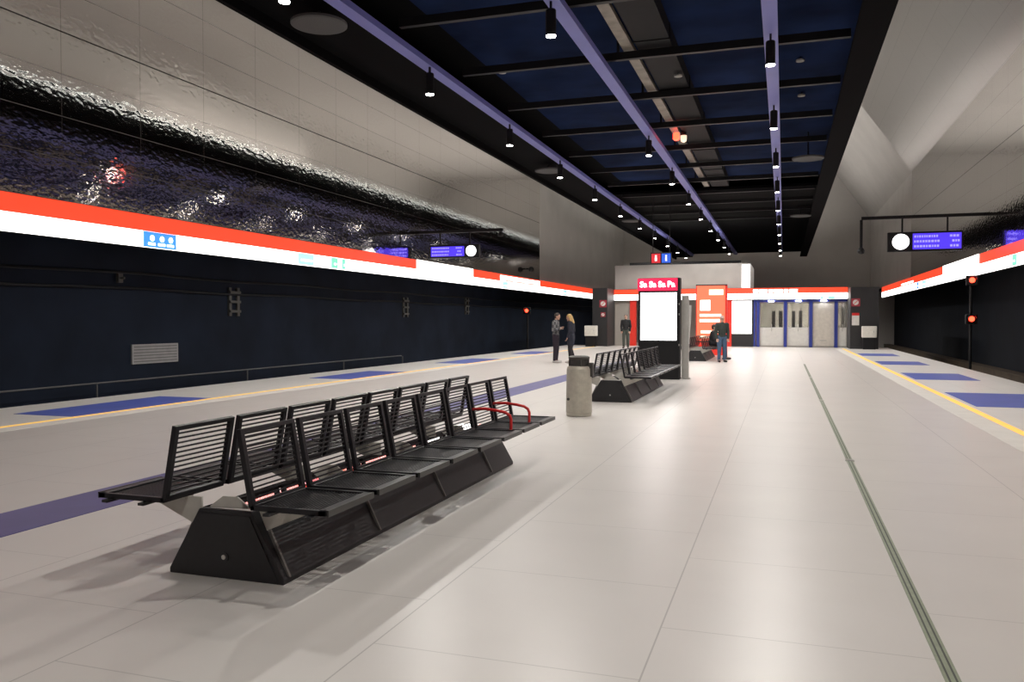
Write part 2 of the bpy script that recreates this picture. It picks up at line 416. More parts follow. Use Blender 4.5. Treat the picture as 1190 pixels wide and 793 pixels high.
# ------------------------------------------------------------------ red and white light bands
def light_band(side):
    x, s = (XL+.01, 1) if side == 'left' else (XR-.01, -1)      # s: direction towards the platform
    t = tag(empty('sign_band', (x, 0, 0)), f'red over white glowing sign band along the {side} track wall', 'sign band')
    def bx(x0, x1, *a):
        lo, hi = sorted((s*x0, s*x1)); return MB().box(lo, hi, *a)
    bx(-.2, .0, Y0, 68, 3.26, 4.05).build('housing', BLACK, t)
    bx(.0, .05, Y0, 68, 3.66, 4.04).build('red_strip', E_RED, t)
    bx(.0, .05, Y0, 68, 3.27, 3.655).build('white_strip', E_WHITE, t)
    if side == 'left':
        n = bx(.05, .07, 31.2, 37.7, 3.27, 4.05).build('name_panel', E_WHITE, t); n['label'] = 'plain white glowing panel'
        n = bx(.05, .07, 41.8, 49.3, 3.45, 3.97).build('name_panel', E_WHITE, t); n['label'] = 'white glowing panel with faint red lettering'
        for y0, y1 in ((42.6, 44.0), (44.4, 46.2), (46.7, 48.4)):
            bx(.07, .075, y0, y1, 3.66, 3.76).build('lettering', pm('pale_red_letters', (1, .5, .45), .4, emit=(1, .55, .5), estr=1.), n)
        p = bx(.05, .07, 15.85, 16.95, 3.28, 3.65).build('pictogram_panel', E_ADBLUE, t); p['label'] = 'blue panel with white pictograms'
        for y in (16.12, 16.45, 16.75):
            MB().disc_x((s*.075, y, 3.50), .07, .01, 16).build('pictogram', E_WHITE, p)
            bx(.07, .08, y-.13, y+.10, 3.33, 3.39).build('pictogram', E_WHITE, p)
        for y0, y1, mt, nm in ((22.4, 23.3, E_ADPALE, 'pale blue panel'), (24.4, 24.8, E_ADGREEN, 'green panel'), (25.1, 25.3, E_ADGREEN, 'small green panel'), (42.2, 43.0, E_ADPALE, 'pale blue panel'), (55, 56, E_ADPALE, 'pale blue panel')):
            p = bx(.05, .08, y0, y1, 3.29, 3.64).build('pictogram_panel', mt, t); p['label'] = nm
            bx(.08, .085, y0+.15, y1-.1, 3.40, 3.46).build('pictogram', E_WHITE, p)
    else:
        n = bx(.05, .07, 35.3, 42.7, 3.27, 4.05).build('name_panel', E_WHITE, t); n['label'] = 'plain white glowing panel'
        for y0, y1, mt, nm in ((29.9, 30.4, E_ADGREEN, 'green panel'), (47.5, 48.6, E_ADPALE, 'pale blue panel'), (50, 50.5, E_ADBLUE, 'blue panel')):
            p = bx(.05, .08, y0, y1, 3.29, 3.64).build('pictogram_panel', mt, t); p['label'] = nm
            bx(.08, .085, y0+.15, y1-.1, 3.40, 3.46).build('pictogram', E_WHITE, p)
        n = bx(.05, .07, 52, 57, 3.72, 3.82).build('lettering', E_WHITE, t); n['label'] = 'white lettering line on the red strip'
light_band('left'); light_band('right')

# ------------------------------------------------------------------ track side things
def rail(x, lab):
    MBr = MB().prism_y([(-.07, 0), (.07, 0), (.07, .02), (.012, .03), (.012, .11), (.036, .12), (.036, .16), (-.036, .16), (-.036, .12), (-.012, .11), (-.012, .03), (-.07, .02)], Y0, Y1)
    tag(MBr.build('track_rail', RAILM, None, (x, 0, -1.2)), lab, 'rail', 'running rails in the track beds')
rail(6.5, 'steel running rail nearest the right platform edge'); rail(8.02, 'steel running rail farthest from the right platform edge')
t = tag(empty('cable_trough', (8.55, 0, -1.2)), 'brown concrete cable trough at the foot of right track wall', 'trough')
TROUGH = pm('brown_trough', (.06, .042, .026), .7, 0, .3, 2)
MB().box(-.25, .25, Y0, Y1, 0, .62).build('trough', TROUGH, t); MB().box(-.28, .28, Y0, Y1, .62, .68).build('cover', TROUGH, t)
def wall_plate():
    t = tag(empty('wall_plate', (TL, 0, 0)), 'grey louvred plate low on the left track wall', 'plate')
    y0, y1, z0, z1 = 17.6, 19.35, .33, .86
    pmg = pm('plate_grey', (.40, .40, .40), .5)
    MB().box(0, .05, y0, y1, z0, z1).build('panel', pmg, t)
    dk = pm('plate_dark', (.2, .2, .2), .5)
    for k in range(6):
        MB().box(.05, .06, y0+.06, y1-.06, z0+.05+k*.08, z0+.08+k*.08).build('louvre', dk, t)
wall_plate()
BRK = pm('dull_bracket', (.11, .11, .10), .6, .1)
for y, z, lab in ((17.2, 2.62, 'small dull bracket high on the left track wall'), (21.9, 2.1, 'ladder shaped bracket on left track wall, first from the camera'), (34.3, 2.12, 'ladder shaped bracket on left track wall, second from the camera'), (42.0, 2.3, 'ladder shaped bracket on left track wall, third from the camera')):
    t = tag(empty('wall_bracket', (TL, y, z)), lab, 'bracket', 'brackets on the left track wall')
    if y < 20:
        MB().box(0, .08, -.08, .08, -.12, .12).build('plate', BRK, t)
        MB().tube([(.08, 0, 0), (.2, 0, 0)], .03, 8).build('pin', BRK, t)
    else:
        for dy in (-.2, .2): MB().box(0, .07, dy-.06, dy+.06, -.45, .45).build('upright', BRK, t)
        for dz in (-.3, 0, .3): MB().box(.07, .12, -.26, .26, dz-.04, dz+.04).build('rung', BRK, t)
for z, lab in ((2.75, 'upper cable along the left track wall'), (2.35, 'lower cable along the left track wall')):
    tag(MB().tube([(TL+.06, y, z + .03*math.sin(y*.8)) for y in range(-10, 76, 2)], .035, 8).build('wall_cable', pm('cable_black', (.008, .009, .012), .6), None), lab, 'cable', 'cables on the left track wall')
t = tag(empty('handrail', (TL+.45, 0, -1.2)), 'thin dark handrail along the foot of left track wall', 'handrail')
HRM = pm('handrail_grey', (.13, .13, .13), .5, .1)
MB().tube([(0, 2, 1.15), (0, 33, 1.15), (0, 33.15, 1.1), (0, 33.15, .0)], .022, 8).build('top_rail', HRM, t)
for y in (4, 10, 16, 22, 28): MB().tube([(0, y, 0), (0, y, 1.15)], .02, 8).build('post', HRM, t)

def signal(x, y, lamps, lab, face):
    t = tag(empty('track_signal', (x, y, -1.2)), lab, 'signal')
    top = max(lamps) + 1.2 + .1
    MB().tube([(0, .12, 0), (0, .12, top-.2)], .05, 10).build('post', BLACK, t)
    for z in lamps:
        zz = z + 1.2
        h = MB().box(-.2, .2, -.06, .1, zz-.2, zz+.18).build('lamp_housing', BLACK, t, bevel=.02)
        MB().disc_y((0, -.07, zz), .10, .02, 20).build('red_lens', E_SIGRED, h)
        MB().prism_y([(-.14, zz+.02), (-.15, zz+.02), (-.1, zz+.14), (.1, zz+.14), (.15, zz+.02), (.14, zz+.02), (.09, zz+.125), (-.09, zz+.125)], -.25, -.06).build('visor', BLACK, h)
signal(-13.9, 44.6, (2.08,), 'black track signal with a red light left of the couple', -1)
signal(6.75, 35.0, (1.57, 3.04), 'black track signal with two red lights in right track bed', -1)

# hanging passenger displays
def display(side):
    if side == 'left':
        y, x0, x1, zt, zb, bx0, bx1, zbar = 31.7, -14.12, -11.92, 4.66, 4.11, XL, -10.9, 5.22
        lab = 'blue passenger display with white clock hanging over the left platform edge'
    else:
        y, x0, x1, zt, zb, bx0, bx1, zbar = 35., 3.80, 6.42, 4.93, 4.18, 2.86, XR, 5.52
        lab = 'blue passenger display with white clock hanging over the right platform edge'
    t = tag(empty('passenger_display', ((x0+x1)/2, y, zb)), lab, 'display')
    cx = (x0+x1)/2; w = (x1-x0)/2; h = zt-zb
    MB().box(-w, w, -.1, .1, 0, h).build('housing', BLACK, t, bevel=.02)
    ck = w - h*.62 if side == 'left' else -w + h*.62
    if side == 'left': s0, s1 = -w+.06, w-h*1.18
    else: s0, s1 = -w+h*1.18, w-.06
    scn = MB().box(s0, s1, -.115, -.1, .07, h-.07).build('screen', E_DISP, t)
    for r in range(3):
        z = h*(.25 + .25*r); x = s0+.05
        while x < s1-.12:
            wd = random.uniform(.04, .09)
            gapz = (s0+(s1-s0)*.52) < x < (s0+(s1-s0)*.74)
            if not gapz: MB().box(x, min(x+wd, s1-.04), -.12, -.114, z-h*.055, z+h*.055).build('lettering', E_DISPTXT, scn)
            x += wd+.03
    c = MB().disc_y((ck, -.115, h/2), h*.40, .04).build('clock', E_SCREEN, t); c['label'] = 'round white clock face'
    for ang, ln in ((-.9, h*.24), (1.2, h*.33)):
        a = Vector((ck, -.138, h/2)); d = Vector((math.sin(ang), 0, math.cos(ang)))
        MB().tube([a, a+d*ln], .014, 6).build('hand', BLACK, c)
    MB().box(bx0-cx, bx1-cx, -.06, .06, zbar-zb-.06, zbar-zb+.06).build('support_bar', BLACK, t)
    for dx in (-w*.6, w*.6): MB().box(dx-.03, dx+.03, -.03, .03, h, zbar-zb-.06).build('hanger', BLACK, t)
    if side == 'right':
        MB().box(bx0-cx-.05, bx0-cx+.05, -.05, .05, .2, zbar-zb-.06).build('end_post', BLACK, t)
        cm = MB().lathe([(.04, -.06), (.12, -.02), (.14, .08), (.1, .14), (.06, .2)], 16, (bx0-cx, 0)).build('camera_dome', BLACK, t, smooth=True)
    else:
        cm = MB().lathe([(.03, -.22), (.10, -.2), (.12, -.1), (.06, 0)], 16, (bx1-cx-.1, 0)).build('camera_dome', BLACK, t, (0, 0, zbar-zb-.06), smooth=True)
display('left'); display('right')
t = tag(empty('mounted_camera', (-14.26, 46.6, 4.55)), 'small black camera dome on left wall above the glowing band', 'camera')
MB().lathe([(.03, -.16), (.13, -.1), (.16, 0), (.12, .12), (.05, .16)], 16).build('dome', BLACK, t, smooth=True)
MB().box(-.32, 0, -.04, .04, .0, .08).build('wall_arm', BLACK, t)

# ------------------------------------------------------------------ floor markings
for i, (a, b) in enumerate(((9.95, 13.2), (18.6, 21.85), (26.7, 30.4), (35.2, 38.4))):
    tag(MB().box(-11.75, -10.5, a, b, 0, .004).build('floor_marking', BLUEPAD), f'blue rectangle on the left platform edge, {ORD[i]} from the camera', 'floor marking', 'blue boarding rectangles')
for i, (a, b) in enumerate(((16.1, 19.1), (23.1, 25.9), (30.6, 33.1), (38., 40.6))):
    tag(MB().box(3.2, 4.68, a, b, 0, .004).build('floor_marking', BLUEPAD), f'blue rectangle on the right platform edge, {ORD[i]} from the camera', 'floor marking', 'blue boarding rectangles')
tag(MB().box(-5.76, -5.13, -2, 30, 0, .004).build('floor_stripe', PURPAD), 'long violet stripe across the floor behind the black bench', 'floor stripe')
t = tag(empty('floor_drain', (.68, 0, 0)), 'narrow greenish metal drain channel along the floor', 'drain')
MB().box(-.032, .032, -2, 30, 0, .004).build('cover', DRAINM, t)
dkl = pm('drain_slot', (.05, .055, .045), .6)
for dx in (-.014, .014): MB().box(dx-.004, dx+.004, -2, 30, .004, .0055).build('slot', dkl, t)
for y in (9.4, 16.4, 23): MB().box(-.045, .045, y, y+.12, .0, .0065).build('joint_plate', STEEL, t)

# ------------------------------------------------------------------ benches
RIBM = pm('rib_grey', (.16, .155, .145), .45, .2)
def make_bench():
    """origin on the floor, middle of the bench width, start of the base; runs along +y"""
    root = empty('platform_bench')
    Lb = 4.14
    base = MB().prism_y([(-.395, 0), (.395, 0), (.395, .03), (.18, .40), (-.18, .40), (-.395, .03)], 0, Lb).build('base', BENCHBLK, root, bevel=.006)
    MB().prism_y([(-.36, .015), (.36, .015), (.17, .375), (-.17, .375)], -.006, 0).build('end_panel', BENCHBLK, base)
    MB().disc_y((-.0, -.01, .13), .014, .012, 12).build('lock', STEEL, base)
    MB().disc_y((-.0, -.008, .13), .03, .006, 12).build('lock_ring', BENCHBLK, base)
    MB().prism_y([(-.17, .401), (.17, .401), (.17, .4152), (-.17, .404)], .02, Lb-.02).build('top_plate', POLISH, root)['label'] = 'polished top plate'
    # pale brackets: a rib up the side of the base that spreads into a fin under the seats
    for y in (.05, 1.16, 2.32, 3.48):
        m = MB()
        for sd in (-1, 1):
            m.prism_y([(sd*x, z) for x, z in ((.25, .29), (.60, .438), (.60, .455), (.20, .455), (.20, .40))], y, y+.012)
            MB().prism_y([(sd*x, z) for x, z in ((.27, .29), (.255, .29), (.385, .035), (.404, .035), (.272, .30))], y-.002, y+.014).build('support_rib', RIBM, root)
            m.box(min(sd*.30, sd*.64), max(sd*.30, sd*.64), y-.03, y+.05, .440, .455)
        m.prism_y([(-.15, .40), (.15, .40), (.05, .47), (-.05, .47)], y, y+.012)
        m.build('support_bracket', BRACKET, root)
    # long rails under the seats
    for s in (-1, 1):
        for x in (.40, .66):
            MB().box(min(s*x, s*(x+.04)), max(s*x, s*(x+.04)), -.2, Lb+.24, .44, .455).build('seat_rail', BENCHBLK, root)
    pitch = .578; n = 8; y0 = -.16
    sw = .53
    protos = {}
    for s in (-1, 1):
        # seat: frame with a grille of bars running along the bench
        fm = MB(); a0, a1 = .29, .765
        zz = lambda x: .455 + .02*(x-.33)/.46
        for x, wd in ((a0, .03), (a1-.05, .05)):
            lo, hi = sorted((s*x, s*(x+wd))); fm.box(lo, hi, 0, sw, .455, .485)
        lo, hi = sorted((s*a0, s*a1))
        fm.box(lo, hi, 0, .028, .455, .485).box(lo, hi, sw-.028, sw, .455, .485)
        fr = fm.build('seat', SEATBLK, root, bevel=.004)
        gm = MB()
        k = 0; x = a0+.045
        while x < a1-.055:
            lo, hi = sorted((s*(x-.004), s*(x+.004))); gm.box(lo, hi, .02, sw-.02, .470, .476); x += .019
        for yy in (sw*.33, sw*.66):
            lo, hi = sorted((s*a0, s*a1)); gm.box(lo, hi, yy-.005, yy+.005, .460, .468)
        gm.build('seat_grille', SEATBLK, fr)
        lo, hi = sorted((s*(a1-.002), s*(a1+.012)))
        MB().box(lo, hi, .01, sw-.01, .452, .487).build('front_edge', pm('paler_grey_edge', (.06, .06, .058), .4, .4), fr)  # front strip in a paler grey than the seat
        # backrest
        bm_ = MB()
        def P(t, y, d=0): # t 0..1 up the back
            x = .295 - .08*t + d*.97; z = .47 + .43*t + d*.22
            return (s*x, y, z)
        def bar(t0, t1, ya, yb, th):
            v = [P(t0, ya, -th/2), P(t0, yb, -th/2), P(t1, yb, -th/2), P(t1, ya, -th/2), P(t0, ya, th/2), P(t0, yb, th/2), P(t1, yb, th/2), P(t1, ya, th/2)]
            return v, [(3,2,1,0),(4,5,6,7),(0,1,5,4),(1,2,6,5),(2,3,7,6),(3,0,4,7)]
        bm_.verts_faces(*bar(.0, 1., 0, .036, .03)).verts_faces(*bar(0, 1., sw-.036, sw, .03))
        bm_.verts_faces(*bar(.94, 1., .032, sw-.032, .03)).verts_faces(*bar(0, .06, .032, sw-.032, .03))
        bk = bm_.build('backrest', SEATBLK, root, bevel=.004)
        g2 = MB()
        for i in range(13):
            t = .095 + i*.0655
            g2.verts_faces(*bar(t, t+.022, .03, sw-.03, .006))
        g2.build('back_grille', SEATBLK, bk)
        protos[s] = (fr, bk)
    for s in (-1, 1):
        fr, bk = protos[s]
        for i in range(n):
            if i == 0: a, b = fr, bk
            else: a, b = copy_tree(fr, root), copy_tree(bk, root)
            a.location.y = b.location.y = y0 + i*pitch
    return root
def add_armrests(root, ys):
    for y in ys:
        p = [(.27, y, .66), (.40, y, .668), (.52, y, .655), (.60, y, .640), (.64, y, .615), (.655, y, .58), (.655, y, .50), (.65, y, .47)]
        a = MB().tube(p, .014, 10).build('armrest', REDARM, root, smooth=True); a['label'] = 'red tubular armrest'
bench = make_bench(); BX = -3.07
b2 = copy_tree(bench); b3 = copy_tree(bench)
bench.location = (BX, 3.96, 0)
tag(bench, 'nearest long black double sided metal mesh bench with red armrests', 'bench', 'black platform benches')
add_armrests(bench, (3.29, 3.87))
b2.location = (-3.03, 14.88, 0)
tag(b2, 'long black metal bench between the waste bin and white lit screen', 'bench', 'black platform benches')
b3.location = (-3.12, 31.0, 0)
tag(b3, 'far black metal bench in front of the tall orange red poster', 'bench', 'black platform benches')

# ------------------------------------------------------------------ waste bin
t = tag(empty('waste_bin', (-3.07, 12.62, 0)), 'round pale steel waste bin with dark collar at bench end', 'bin')
MB().lathe([(.19, 0), (.20, .01), (.20, .05), (.207, .06), (.203, .4), (.195, .74), (.18, .78), (.15, .79)], 40).build('body', BINM, t, smooth=False)
MB().lathe([(.15, .77), (.155, .78), (.155, .80), (.14, .80), (.14, .88), (.165, .89), (.17, .93), (.14, .945), (.07, .935)], 32).build('collar', BINDK, t)
for a in range(4):
    c, s_ = math.cos(a*PI/2+.4)*.15, math.sin(a*PI/2+.4)*.15
    MB().box(c-.012, c+.012, s_-.012, s_+.012, .78, .90).build('lid_post', BINDK, t)
MB().box(.15, .23, -.05, .06, .62, .84).build('side_bracket', BINDK, t, bevel=.01)
MB().disc_y((-.13, -.165, .27), .022, .03, 14).build('lock', BINDK, t)

# ------------------------------------------------------------------ lit kiosk with white screen
t = tag(empty('advert_kiosk', (-3.04, 21.1, 0)), 'tall black kiosk with glowing white screen and red header', 'kiosk')
MB().box(-.53, .53, 0, .32, 0, 2.6).build('cabinet', BLACK, t, bevel=.015)
h = MB().box(-.54, .47, -.05, 0, 2.27, 2.585).build('header', E_REDHEAD, t); h['label'] = 'glowing red header with white letters'
for k, wd in enumerate(('Sa', 'Sa', 'Sa', 'Pa')):
    text_mesh('lettering', wd, .205, E_SCREEN, h, (-.39 + k*.235, -.052, 2.425), bold=.006)
MB().box(-.47, .45, -.012, 0, 1.0, 2.22).build('screen', E_SCREEN, t)
MB().box(-.5, .48, -.02, 0, .93, .99).box(-.5, .48, -.02, 0, 2.225, 2.265).box(-.5, -.475, -.02, 0, .99, 2.225).box(.455, .48, -.02, 0, .99, 2.225).build('screen_frame', BLACK, t)
for z in (.86, 1.64, 1.9): MB().box(.50, .525, -.008, 0, z, z+.05).build('hinge', STEEL, t)
t = tag(empty('info_totem', (-2.42, 21.55, 0)), 'slim brushed steel post beside the lit black kiosk', 'post')
MB().box(-.09, .09, -.05, .05, 0, 2.15).build('panel', pm('pale_satin_steel', (.50, .49, .46), .4, .2), t, bevel=.01)
MB().box(-.13, .13, -.09, .09, 0, .03).build('foot_plate', STEEL, t)
MB().verts_faces([(.10, -.06, 1.9), (.16, -.06, 1.9), (.10, -.06, .9), (.04+.06, -.06, .9), (.10, -.04, 1.9), (.16, -.04, 1.9), (.10, -.04, .9), (.11, -.04, .9)], [(0,1,3,2),(6,7,5,4),(0,4,5,1),(1,5,7,3),(3,7,6,2),(2,6,4,0)]).build('white_fin', WHITEP, t)

# tall orange red lit poster
t = tag(empty('lit_poster', (-3.0, 36.6, 0)), 'tall orange red lit poster panel behind the far bench', 'poster')
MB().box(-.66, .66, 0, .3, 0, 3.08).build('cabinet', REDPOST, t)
po = MB().box(-.62, .58, -.02, 0, .62, 3.03).build('poster', E_POSTER, t)
MB().box(-.1, .5, -.026, -.02, 2.62, 2.86).build('lettering', E_POSTERW, po)
pi_ = MB().box(-.47, -.05, -.026, -.02, 1.95, 2.4).build('pictogram', E_SCREEN, po)
MB().box(-.32, -.2, -.032, -.026, 2.2, 2.26).build('mark', BLUEPOST, pi_) if False else None
for z0, z1, xa, xb in ((1.68, 1.80, -.5, .42), (1.44, 1.58, -.5, .36), (.95, 1.08, -.45, .40), (.74, .84, -.5, .25)):
    MB().box(xa, xb, -.026, -.02, z0, z1).build('lettering', E_POSTERW, po)
MB().box(-.66, .66, -.03, 0, .56, .62).box(-.66, .66, -.03, 0, 3.03, 3.08).build('edge_trim', DARKCLAD, t)

# ------------------------------------------------------------------ end of the platform
struct('wall_end_left', MB().box(-10.68, -9.8, 47.2, YE+6, 0, 3.42), DARKCLAD)
struct('wall_end_right', MB().box(3.36, 4.75, 47.2, YE+6, 0, 3.30), DARKCLAD)
# mirrored upper box
struct('wall_end_upper', MB().box(-9.8, -1.87, YE, YE+6, 3.40, 4.86), MIRROR)
struct('wall_end_roof', MB().box(-1.87, 3.36, YE, YE+6, 3.30, 3.40), DARKCLAD)
struct('wall_end_beige', MB().box(-9.8, -8.86, YE, YE+.2, 0, 2.72), BEIGE)
struct('wall_end_back', MB().box(-8.5, -1.76, YE+4, YE+4.2, 0, 3.2), BEIGE)
struct('wall_end_divider', MB().box(-1.76, -1.66, YE, YE+5, 0, 3.3), DARKCLAD)
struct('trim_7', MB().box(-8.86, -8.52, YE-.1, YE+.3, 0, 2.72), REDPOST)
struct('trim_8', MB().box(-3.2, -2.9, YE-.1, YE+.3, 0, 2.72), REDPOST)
t = tag(empty('light_wall', (-2.33, YE, 0)), 'bright white glowing wall panel left of the blue framed doors', 'light panel')
MB().box(-.57, .57, 0, .2, 0, .75).build('plinth', DARKCLAD, t)
MB().box(-.55, .55, -.02, .2, .75, 2.66).build('panel', E_SCREEN, t)
t = tag(empty('light_column', (-2.1, YE, 0)), 'bright white glowing column above the sign band on end wall', 'light panel')
MB().box(-.24, .22, -.06, -.01, 3.42, 4.78).build('panel', E_SCREEN, t)
MB().box(-.26, .24, -.01, .0, 3.40, 4.82).build('back_plate', STEEL, t)
t = tag(empty('added_uplight', (-5.9, YE+2.5, 4.87)), 'added unseen light trough on the roof of the end wall block', 'lamp')  # added out of view to lighten the far wall
MB().box(-3.4, 3.4, -.3, .3, 0, .03).box(-3.4, 3.4, -.3, -.26, .03, .3).build('trough', BLACK, t)
MB().box(-3.3, 3.3, -.2, .2, .03, .06).build('diffuser', E_UPM, t)
for x, y0, y1, lab in ((.9, 44, 74, 'added unseen light trough on the far ceiling edge, right'), (-8.6, 56, 74, 'added unseen light trough on the far ceiling edge, left')):  # two more added troughs lift the walls behind the platform end
    t = tag(empty('added_uplight', (x, y0, 8.13)), lab, 'lamp')
    MB().box(-.26, .26, 0, y1-y0, 0, .03).box(-.26, -.22, 0, y1-y0, .03, .1).box(.22, .26, 0, y1-y0, .03, .1).build('trough', BLACK, t)
    MB().box(-.2, .2, .1, y1-y0-.1, .03, .06).build('diffuser', E_UPF, t)
# band across the end wall
t = tag(empty('sign_band', (0, YE, 0)), 'red over white glowing sign band across the end wall', 'sign band')
MB().box(-9.79, 3.35, -.2, -.09, 2.71, 3.40).build('housing', BLACK, t)
MB().box(-9.8, 3.36, -.25, -.2, 3.08, 3.38).build('red_strip', E_RED, t)
MB().box(-9.8, 3.36, -.25, -.2, 2.74, 3.075).build('white_strip', E_WHITE, t)
x = -1.7
for wd in (.35, .5, .3, .55, .28, .5):
    MB().box(x, x+wd-.06, -.256, -.25, 3.12, 3.30).build('lettering', E_WHITE, t); x += wd
for x0, x1, mt, nm in ((-1.66, -1.1, E_ADPALE, 'pale blue panel'), (1.95, 2.1, E_ADGREEN, 'green panel'), (2.35, 2.7, E_ADGREEN, 'green panel')):
    MB().box(x0, x1, -.26, -.25, 2.75, 2.86).build('pictogram_panel', mt, t)['label'] = nm

# doors: blue posts and header, glass over white lower panel
posts = (-1.42, .08, 1.45, 2.78)
struct('trim_9', MB().box(-1.66, 3.36, YE-.08, YE+.12, 2.58, 2.70), BLUEPOST)
struct('trim_10', MB().box(-1.66, -1.56, YE-.08, YE+.12, 0, 2.58), BLUEPOST)
for i, x in enumerate(posts):
    struct(f'trim_{11+i}', MB().box(x-.085, x+.085, YE-.10, YE+.12, 0, 2.58), BLUEPOST)
for i, x in enumerate((-.7, .78, 2.12)):
    l = tag(MB().box(-.16, .16, -.12, .0, -.06, .0).build('wall_lamp', E_DOORL, None, (x, YE-.1, 2.66)), f'small white lamp on the blue door header, {ORD[i]} from the left', 'lamp', 'lamps on the door header')
spans = ((-1.56, -1.505), (-1.335, -.005), (.165, 1.365), (1.535, 2.695), (2.865, 3.36))
for i, (a, b) in enumerate(spans):
    fr = MB().box(a, a+.04, YE, YE+.05, 0, 2.58).box(b-.04, b, YE, YE+.05, 0, 2.58).box(a, b, YE, YE+.05, 2.5, 2.58).box(a, b, YE, YE+.05, 0, .08).build(f'door_{i+1}', STEEL)
    fr['kind'] = 'structure'
    if b-a < .2: continue
    if i == 3:
        MB().box(a+.04, b-.04, YE+.01, YE+.04, .08, 2.5).build('panel', pm('beige_lift_door', (.66, .61, .54), .45), fr)
        MB().box(a+.4, b-.4, YE-.0, YE+.01, .35, .42).build('kick_mark', BRACKET, fr)
    else:
        MB().box(a+.04, b-.04, YE+.01, YE+.04, .08, 1.12).build('lower_panel', FROST, fr)
        MB().box(a+.04, b-.04, YE+.02, YE+.03, 1.12, 2.5).build('glass', GLASS, fr)
        MB().tube([((a+b)/2, YE-.05, .9), ((a+b)/2, YE-.05, 1.3)], .02, 8).build('door_handle', STEEL, fr)
# lobby behind the doors
struct('wall_lobby', MB().box(-1.66, 3.36, YE+5, YE+5.2, 0, 3.3), BEIGEL)
l = tag(empty('ceiling_light', (.85, YE+2.4, 3.2)), 'white ceiling lamp in the lobby behind the glass doors', 'lamp')
MB().box(-1.8, 1.8, -.5, .5, .02, .08).build('housing', STEEL, l)
MB().box(-1.75, 1.75, -.45, .45, .0, .02).build('diffuser', E_LOBBY, l)
for i, x in enumerate((-.6, -.2, .55, .95)):
    g = tag(empty('glass_rail', (x, YE+2.8, 0)), f'grey balustrade post in the lobby, {ORD[i]} from the left', 'railing', 'balustrade posts in the lobby')
    MB().box(-.1, .1, -.03, .03, 0, 2.1).build('post', DARKCLAD, g); MB().box(-.14, .14, -.06, .06, 0, .03).build('foot', STEEL, g)

# signs on the end blocks
def round_sign(x, z, r, lab):
    t = tag(empty('warning_sign', (x, 47.2, z)), lab, 'sign', 'small red signs on the dark end walls')
    MB().box(-r*1.25, r*1.25, -.02, 0, -r*1.25, r*1.25).build('plate', pm('sign_dark_red', (.35, .03, .05), .5), t)
    MB().disc_y((0, -.024, 0), r*.85, .01, 24).build('disc', WHITEP, t)
    MB().verts_faces([(-r*.62, -.032, -r*.5), (-r*.5, -.032, -r*.62), (r*.62, -.032, r*.5), (r*.5, -.032, r*.62), (-r*.62, -.029, -r*.5), (-r*.5, -.029, -r*.62), (r*.62, -.029, r*.5), (r*.5, -.029, r*.62)], [(0,1,2,3),(7,6,5,4),(0,4,5,1),(1,5,6,2),(2,6,7,3),(3,7,4,0)]).build('slash', REDARM, t)
round_sign(-10.05, 2.50, .17, 'upper small red and white sign on the left dark end wall')
round_sign(-10.05, 1.86, .11, 'lower small red and white sign on the left dark end wall')
round_sign(3.62, 2.48, .17, 'upper small red and white sign on the right dark end wall')
t = tag(empty('notice_sign', (3.62, 47.2, 1.62)), 'small white and red notice on the right dark end wall', 'notice')
MB().box(-.18, .18, -.02, 0, -.36, .30).build('sheet', WHITEP, t); MB().box(-.18, .18, -.024, -.02, .16, .30).build('red_heading', REDARM, t)
def white_box(x, lab):
    t = tag(empty('cabinet_box', (x, 46.7, 0)), lab, 'box')
    lt = pm('pale_box_white', (.8, .78, .72), .4)
    MB().box(-.3, .3, -.15, .2, 0, .62).build('stand', BLACK, t)
    MB().box(-.36, .36, -.18, .2, .62, 1.22).build('box', lt, t, bevel=.03)
    MB().box(-.30, .30, -.19, -.18, .70, 1.14).build('door', lt, t)
    MB().box(.18, .22, -.21, -.19, .88, .98).build('handle', STEEL, t)
white_box(-10.65, 'white cabinet box on dark stand beside the left end wall')
white_box(4.25, 'white cabinet box on dark stand before right end wall')
# hanging pictogram sign, red and blue
t = tag(empty('hanging_sign', (-5.66, 40, 4.25)), 'small hanging sign with a red and a blue square', 'sign')
MB().box(-.5, .5, -.06, .06, 0, .56).build('housing', BLACK, t)
r_ = MB().box(-.46, -.03, -.075, -.06, .05, .5).build('red_square', pm('sign_red', (.5, .02, .03), .4, emit=(.45, .02, .03), estr=.35), t)
b_ = MB().box(.03, .46, -.075, -.06, .05, .5).build('blue_square', pm('sign_blue', (.02, .08, .5), .4, emit=(.02, .10, .55), estr=.6), t)
SW = pm('sign_white', (.8, .8, .8), .4, emit=(1, 1, 1), estr=.5)
MB().disc_y((-.245, -.08, .38), .05, .008, 16).box(-.30, -.19, -.084, -.076, .14, .32).build('pictogram', SW, r_)
MB().disc_y((.245, -.08, .38), .05, .008, 16).box(.20, .29, -.084, -.076, .14, .32).build('pictogram', SW, b_)
for dx in (-.4, .4): MB().tube([(dx, 0, .56), (dx, 0, 3.3)], .015, 8).build('hanger_rod', BLACK, t)

